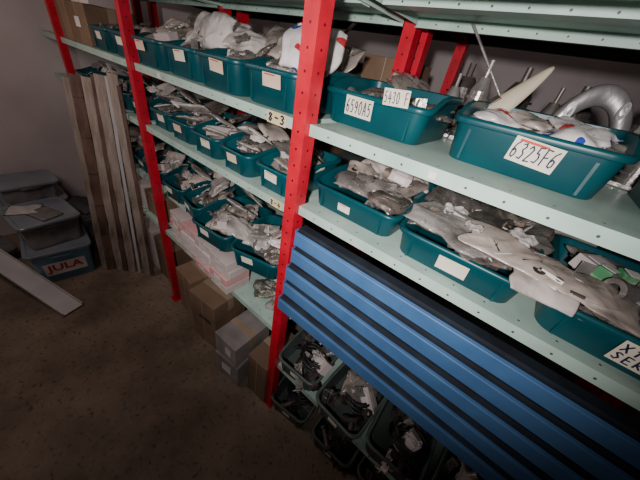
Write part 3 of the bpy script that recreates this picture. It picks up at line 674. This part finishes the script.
carton('cardboard_box',(-.66*D,.34,zl+.20),(.2,.14,.12),M_cardw,0,'pale cardboard box resting on heaped crates',group='boxes on the low shelf')
for k,(xx,yy) in enumerate(((-.40,-.02),(-.10,.0),(.18,.02))):
    crate(xx,yy,.001,.26,.34,.15,rz=.12-.1*k,label='grey-green plastic crate on the floor with tangled parts')
    for j in range(10): part([0,1,3][j%3],xx-.01+random.uniform(-.08,.08),.02+j*.025,.09+.004*j,(random.uniform(-1,1),random.uniform(-1,1),random.uniform(0,6)),1.3,M_metald)
    coil((xx-.02,yy+.14,.10),.08,9,M_black,'tangled black cable in a floor crate',.005,.6)
carton('cardboard_box',(-.14,.46,.001),(.26,.16,.28),M_card,.0,'cardboard box under the lowest shelf',group='boxes on the floor')
# ---------------------------------------------------------------- leaning boards
def board(name,p1,p2,w,t,mat,label,cat='board',group='boards leaning against the shelves',panel=False):
    p1=Vector(p1);p2=Vector(p2); d=(p2-p1); L_=d.length
    bm=bmesh.new(); n=16; prev=None; sd=p1.x*31
    for i in range(n+1):
        z=L_*i/n; a=w/2*(1+.22*noise.noise(Vector((i*.8,sd,1)))); b_=w/2*(1+.22*noise.noise(Vector((i*.8,sd,7)))); o_=.006*noise.noise(Vector((i*.5,sd,3)))
        q=[bm.verts.new(v) for v in ((-a,-t/2+o_,z),(b_,-t/2+o_,z),(b_,t/2+o_,z),(-a,t/2+o_,z))]
        if prev:
            for k in range(4): bm.faces.new((prev[k],prev[(k+1)%4],q[(k+1)%4],q[k]))
        else: bm.faces.new(q[::-1])
        prev=q
    bm.faces.new(prev)
    if panel:
        for k in range(6): add_box(bm,(0,-t*.6,L_*(.08+k*.168)),(w*.9,.008,.014))
    zax=d.normalized()
    fy=Vector((-.86,.5,0)); fy=(fy-fy.dot(zax)*zax).normalized(); fx=fy.cross(zax)
    R=Matrix((fx,fy,zax)).transposed()
    return obj(name,bm_mesh(bm,name,(mat,)),p1,R.to_euler(),label=label,cat=cat,group=group)
BD=[((-3.86,.56),(-3.98,.82,-.55),.040,M_wood,False),((-3.80,.62),(-3.84,.86,-.50),.060,M_woodd,True),((-3.72,.69),(-3.64,.90,-.49),.048,M_wood,False),((-3.65,.74),(-3.52,.93,-.45),.026,M_woodd,False),((-3.58,.80),(-3.40,.945,-.43),.050,M_wood,False),((-3.50,.86),(-3.26,.96,-.42),.018,M_grey,False),((-3.40,.92),(-3.12,.965,-.38),.044,M_wood,False),((-3.34,.96),(-3.03,.968,-.46),.020,M_woodd,False)]
for (ft,t,w_,m,pn) in BD:
    board('ribbed_panel' if pn else 'wooden_board',W(ft[0],ft[1],-2.895),W(*t),w_,.016,m,'narrow dark ribbed panel leaning against the shelves' if pn else ('grey metal strip leaning with wooden boards' if m is M_grey else ('dark reddish rough wooden board leaning in a stack' if m is M_woodd else 'rough worn grey-brown plank leaning against the shelves')),panel=pn,cat='panel' if pn else 'board')
# ---------------------------------------------------------------- totes at the wall
def tote(c,s,mat,lidmat,label,rz=0,tag=None):
    sx,sy,sz=s; bm=bmesh.new(); t=.03
    L0=rrect(-sx/2+t,sx/2-t,-sy/2+t,sy/2-t,.03);L1=rrect(-sx/2+.01,sx/2-.01,-sy/2+.01,sy/2-.01,.04);L2=rrect(-sx/2,sx/2,-sy/2,sy/2,.04);L3=rrect(-sx/2+.014,sx/2-.014,-sy/2+.014,sy/2-.014,.035);L4=rrect(-sx/2+t+.004,sx/2-t-.004,-sy/2+t+.004,sy/2-t-.004,.03)
    R=[[bm.verts.new((x,y,z)) for x,y in Lp] for Lp,z in ((L0,0),(L1,sz-.02),(L2,sz-.018),(L2,sz),(L3,sz),(L4,.01))]
    for A,Bq in zip(R,R[1:]):
        for i in range(len(A)): bm.faces.new((A[i],A[(i+1)%len(A)],Bq[(i+1)%len(A)],Bq[i]))
    bm.faces.new(R[0][::-1]);bm.faces.new(R[-1])
    for s_ in(-1,1): add_box(bm,(s_*(sx/2-.012),0,sz*.88),(.03,.12,.02),bev=.003)
    o=obj('storage_tote',bm_mesh(bm,'storage_tote',(mat,)),c,(0,0,rz),label=label,cat='storage box',group='plastic totes by the wall')
    bm=bmesh.new(); Q=[[bm.verts.new((x,y,z)) for x,y in rrect(-sx/2-.008+i_,sx/2+.008-i_,-sy/2-.008+i_,sy/2+.008-i_,.04)] for z,i_ in ((sz-.008,0),(sz+.006,0),(sz+.010,.004),(sz+.010,.02),(sz+.005,.03))]
    for A,Bq in zip(Q,Q[1:]):
        for i in range(len(A)): bm.faces.new((A[i],A[(i+1)%len(A)],Bq[(i+1)%len(A)],Bq[i]))
    bm.faces.new(Q[-1])
    obj('lid',bm_mesh(bm,'lid',(lidmat,)),(0,0,0.002),parent=o)
    if tag:
        l=obj('paper_label',label_mesh(tag[0],tag[1],tag[2],typed=True,ink=M_redink,paper=M_paperw),(sx/2-.008,tag[3],sz*.48),(math.pi/2,0,math.pi/2),parent=o)
        l['label']='white sticker with red lettering '+tag[0]
    return o
tote((-4.22*D,(.24-1)*D,.001),(.42,.38,.28),M_totb,M_lid,'light blue translucent plastic tote with lid and sticker',-.12,('JULA',.25,.11,0.0))
tote((-4.32*D,(.22-1)*D,.295),(.40,.36,.20),M_totc,M_lid,'cloudy clear plastic tote stacked on a blue one',.1)
tote((-5.02*D,(.25-1)*D,.001),(.32,.4,.44),M_totc,M_lid,'clear plastic tote standing against the wall',.0)
tote((-5.02*D,(.25-1)*D,.456),(.30,.36,.14),M_totc,M_lid,'low cloudy plastic tote stacked against the wall',.05)
tote((-4.72*D,(.72-1)*D,.001),(.34,.22,.34),M_totc,M_lid,'lidded plastic tote by the leaning boards',.0)
for (x,y,z,r) in ((-4.22,.24,.512,.4),(-4.42,.10,.514,1.2)):
    obj('paper_slip',SLIPS[1],(x*D,(y-1)*D,z),(.05,0,r),None,label='loose white paper lying on a tote lid',cat='paper slip',scale=(1.6,1.6,.6))
obj('cloth_bag',bag_mesh(93,.26,.20,.04,nx=36,ny=30,fill=0),(-4.66*D,(.70-1)*D,.385),(.05,.05,.4),M_cloth,label='dark crumpled cloth bag on a lidded tote',cat='bag')
bm=bmesh.new(); profile_extrude(bm,[(-.065,0),(.065,0),(.065,.03),(.060,.03),(.060,.005),(-.060,.005),(-.060,.03),(-.065,.03)],-.62,.62)
bmesh.ops.recalc_face_normals(bm,faces=bm.faces)
pk=obj('metal_channel',bm_mesh(bm,'metal_channel',(M_grey,)),(0,0,0),label='long pale grey metal channel lying by the totes',cat='metal profile')
p1=W(-3.28,.06,-2.895);p2=W(-4.75,-.42,-2.62); d=(p2-p1).normalized(); fz=Vector((0,0,1)); fz=(fz-fz.dot(d)*d).normalized(); fy=fz.cross(d)
pk.rotation_euler=Matrix((d,fy,fz)).transposed().to_euler(); pk.location=p1+d*.62+fz*.004
crt=tote((-4.85*D,(-.46-1)*D,.001),(.3,.36,.11),M_totd,M_totd,'low black plastic box under the metal channel',.2)
# ---------------------------------------------------------------- lights
def lamp(name,t,loc,energy,col,**k):
    l=bpy.data.lights.new(name,t); l.energy=energy; l.color=col
    for a,v in k.items(): setattr(l,a,v)
    o=bpy.data.objects.new(name,l); o.location=loc; COL.objects.link(o); return o
f=265.
dn=Vector((-79,395,f)).normalized(); lf=Vector((-436,-265,f)); lf=(lf-lf.dot(dn)*dn).normalized()
Xc=-lf; Zc=-dn; Yc=Zc.cross(Xc)
right=Vector((Xc.x,Yc.x,Zc.x)); down=Vector((Xc.y,Yc.y,Zc.y)); fwd=Vector((Xc.z,Yc.z,Zc.z))
def ray(u,v): return ((u-320)*right+(v-240)*down+f*fwd).normalized()
cam=bpy.data.cameras.new('camera'); cam.sensor_width=36; cam.lens=36*f/640; cam.clip_start=.01
co=bpy.data.objects.new('camera',cam); COL.objects.link(co)
R=Matrix((right,-down,-fwd)).transposed(); co.matrix_world=Matrix.Translation((0,-.62,H))@R.to_4x4()
bpy.context.scene.camera=co
s=lamp('phone_torch','SPOT',Vector((.03,-.88,H+.08)),98,(1.0,.92,.90),spot_size=math.radians(104),spot_blend=1.0,shadow_soft_size=.025)
s.rotation_euler=(-ray(360,160)).to_track_quat('Z','Y').to_euler()
lamp('aisle_fill','POINT',(-2.0,-1.0,2.1),21,(1.0,.80,.74),shadow_soft_size=.3)  # unseen fill light, added to brighten the left side of the aisle
w_=bpy.data.worlds.new('world'); bpy.context.scene.world=w_; w_.use_nodes=True
w_.node_tree.nodes['Background'].inputs[0].default_value=(.6,.5,.5,1); w_.node_tree.nodes['Background'].inputs[1].default_value=.05
